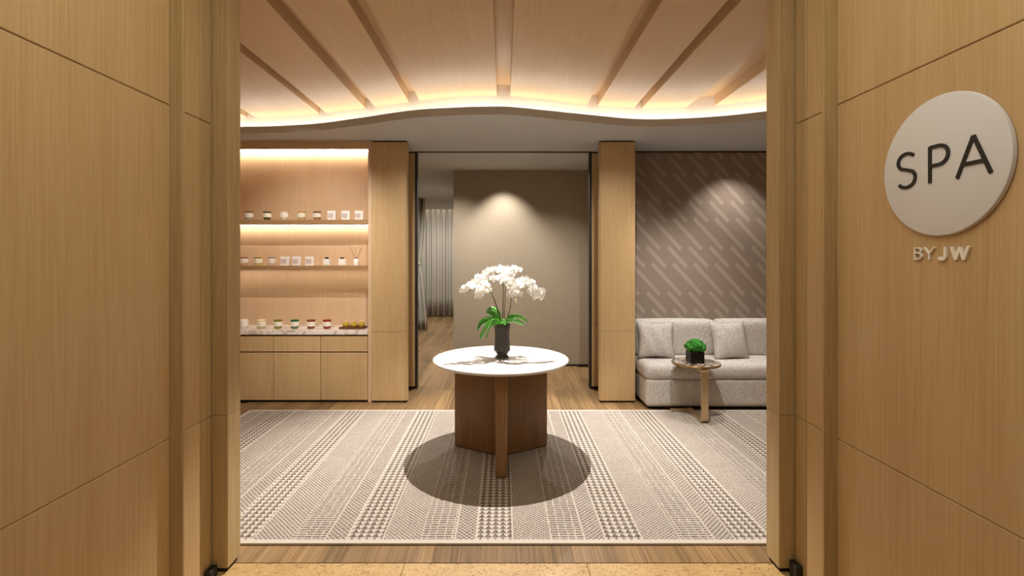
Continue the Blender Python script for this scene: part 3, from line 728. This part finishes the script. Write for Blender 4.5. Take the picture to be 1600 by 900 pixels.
# ================================================================== side table
CX, CY = 1.862, 4.44*K
st = empty('side_table', (CX, CY, .012)); tag(st, 'small round side table with dark marble top and brass C leg by the sofa', 'table')
H = .515
lathe('tabletop', [(0, H-.016), (.212, H-.016), (.212, H), (0, H)], M['marble_dark'], st, n=72)
lathe('rim', [(.2115, H-.018), (.222, H-.018), (.225, H-.014), (.225, H-.002), (.222, H+.001), (.2125, H+.001)], M['brass_rim'], st, n=72)
def ribbon(name, path, w_, th_, parent, mat):
    """bar of width w_ (x) swept along a (y, z) path"""
    bm = bmesh.new(); n = len(path); rows = []
    for i, (y, z) in enumerate(path):
        a = Vector(path[max(i-1, 0)]); b_ = Vector(path[min(i+1, n-1)]); d = (b_-a).normalized(); nn = Vector((-d.y, d.x))*th_/2
        rows.append([bm.verts.new((sx*w_/2, y+s*nn.x, z+s*nn.y)) for s, sx in ((1, -1), (1, 1), (-1, 1), (-1, -1))])
    for a, b_ in zip(rows, rows[1:]):
        for k in range(4): bm.faces.new((a[k], a[(k+1) % 4], b_[(k+1) % 4], b_[k]))
    bm.faces.new(rows[0]); bm.faces.new(rows[-1][::-1])
    es = [e for e in bm.edges if abs(abs(e.verts[0].co.x)-w_/2) < 1e-6 and e.calc_face_angle(0) > 1.0]
    return link(name, mesh_of(bm, name, mat, autosmooth=50), parent)
def rc(cy, cz, r, a0, a1, n=6): return [(cy+r*math.cos(math.radians(a0+(a1-a0)*i/n)), cz+r*math.sin(math.radians(a0+(a1-a0)*i/n))) for i in range(n+1)]
yf = -.225; r = .028; zt = H-.029; zb = .0125
path = [(.06, zt)] + rc(yf+r, zt-r, r, 90, 180) + rc(yf+r, zb+r, r, 180, 270) + [(.16, zb)]
leg = ribbon('leg', path, .062, .022, st, M['bronze']); leg.location.x = -.008
box('foot_bar', CX-.20, CX-.045, (CY+.10)/K, (CY+.165)/K, .0125, .030, M['bronze'], st, .003, 2)
# moss pot
mp = empty('moss_plant', (CX-.008, CY, H+.013)); tag(mp, 'ball of bright green moss in a black cube pot on the side table', 'plant')
box_c('pot', -.066, .066, -.066, .066, 0, .105, M['pot'], mp, .003)
bm = bmesh.new(); random.seed(5)
from mathutils import noise as mn
def blob(c, r):
    g = bmesh.ops.create_icosphere(bm, subdivisions=3, radius=r)
    for v in g['verts']:
        k = 1+.32*mn.noise(v.co*38+Vector(c)*50)+.12*mn.noise(v.co*120)
        v.co = v.co*k+Vector(c)
blob((0, 0, .150), .072)
for i in range(34):
    a = random.uniform(0, 2*PI); e = random.uniform(-.25, 1.4)
    blob((.074*math.cos(a)*math.cos(e), .066*math.sin(a)*math.cos(e), .146+.050*math.sin(e)), random.uniform(.022, .032))
link('moss', mesh_of(bm, 'moss', M['moss'], smooth=True), mp)
# ================================================================== curtains
def curtain(name, xa, xb, y, z0, z1, folds, amp, label, grp):
    bm = bmesh.new(); n = folds*10; rows = []
    for zi, z in enumerate([z0+(z1-z0)*k/6 for k in range(7)]):
        row = []
        for i in range(n+1):
            t = i/n; ph = t*folds*2*PI+.7*math.sin(t*9)
            row.append(bm.verts.new((xa+(xb-xa)*t, amp*math.sin(ph)*(1+.25*math.sin(t*21))*(1-.15*zi/6), z)))
        rows.append(row)
    for a, b_ in zip(rows, rows[1:]):
        for i in range(n): bm.faces.new((a[i], a[i+1], b_[i+1], b_[i]))
    o = link(name, mesh_of(bm, name, M['curtain'], smooth=True), None, (0, y*K, 0))
    md = o.modifiers.new('solid', 'SOLIDIFY'); md.thickness = .004; tag(o, label, 'curtain', grp); return o
curtain('curtain', -2.85, -1.50, 12.0, .015, ZS+.12, 9, .05, 'beige curtain hanging at the far end of the corridor, left half', None)
curtain('curtain', -1.50, -.72, 12.0, .015, ZS+.12, 5, .05, 'beige curtain hanging at the far end of the corridor beside the fabric wall', None)
sl = box('light_strip', -2.85, -.75, 11.83, 11.86, ZS+.10, ZS+.115, emit('slot_led', (1, .85, .66, 1), 7)); tag(sl, 'light strip in the ceiling slot above the far curtains', 'light')
# tied curtain nearer on the left
bm = bmesh.new(); rows = []; n = 90
zs = [.02, .25, .55, .85, 1.1, 1.28, 1.36, 1.41, 1.46, 1.55, 1.75, 2.05, 2.35, 2.60, ZS-.004]
redge = [(0, -1.59), (.6, -1.63), (1.1, -1.68), (1.41, -1.735), (1.7, -1.70), (2.2, -1.665), (2.8, -1.64)]
for z in zs:
    xr = hermite(redge, z); pinch = 1-.65*math.exp(-((z-1.41)/.28)**2); row = []
    xl = -2.12+(.06)*(1-pinch)
    for i in range(n+1):
        t = i/n; row.append(bm.verts.new((xl+(xr-xl)*t, .055*pinch*math.sin(t*5*2*PI+.5*math.sin(t*7)), z)))
    rows.append(row)
for a, b_ in zip(rows, rows[1:]):
    for i in range(n): bm.faces.new((a[i], a[i+1], b_[i+1], b_[i]))
tc = link('tied_curtain', mesh_of(bm, 'tied_curtain', M['curtain'], smooth=True), None, (0, 9.6*K, 0))
md = tc.modifiers.new('solid', 'SOLIDIFY'); md.thickness = .004
tag(tc, 'beige curtain gathered with a tieback on the left side of the corridor', 'curtain')
box('tieback', -2.14, -1.73, 9.56, 9.64, 1.385, 1.44, M['curtain'], tc, .02, 3)
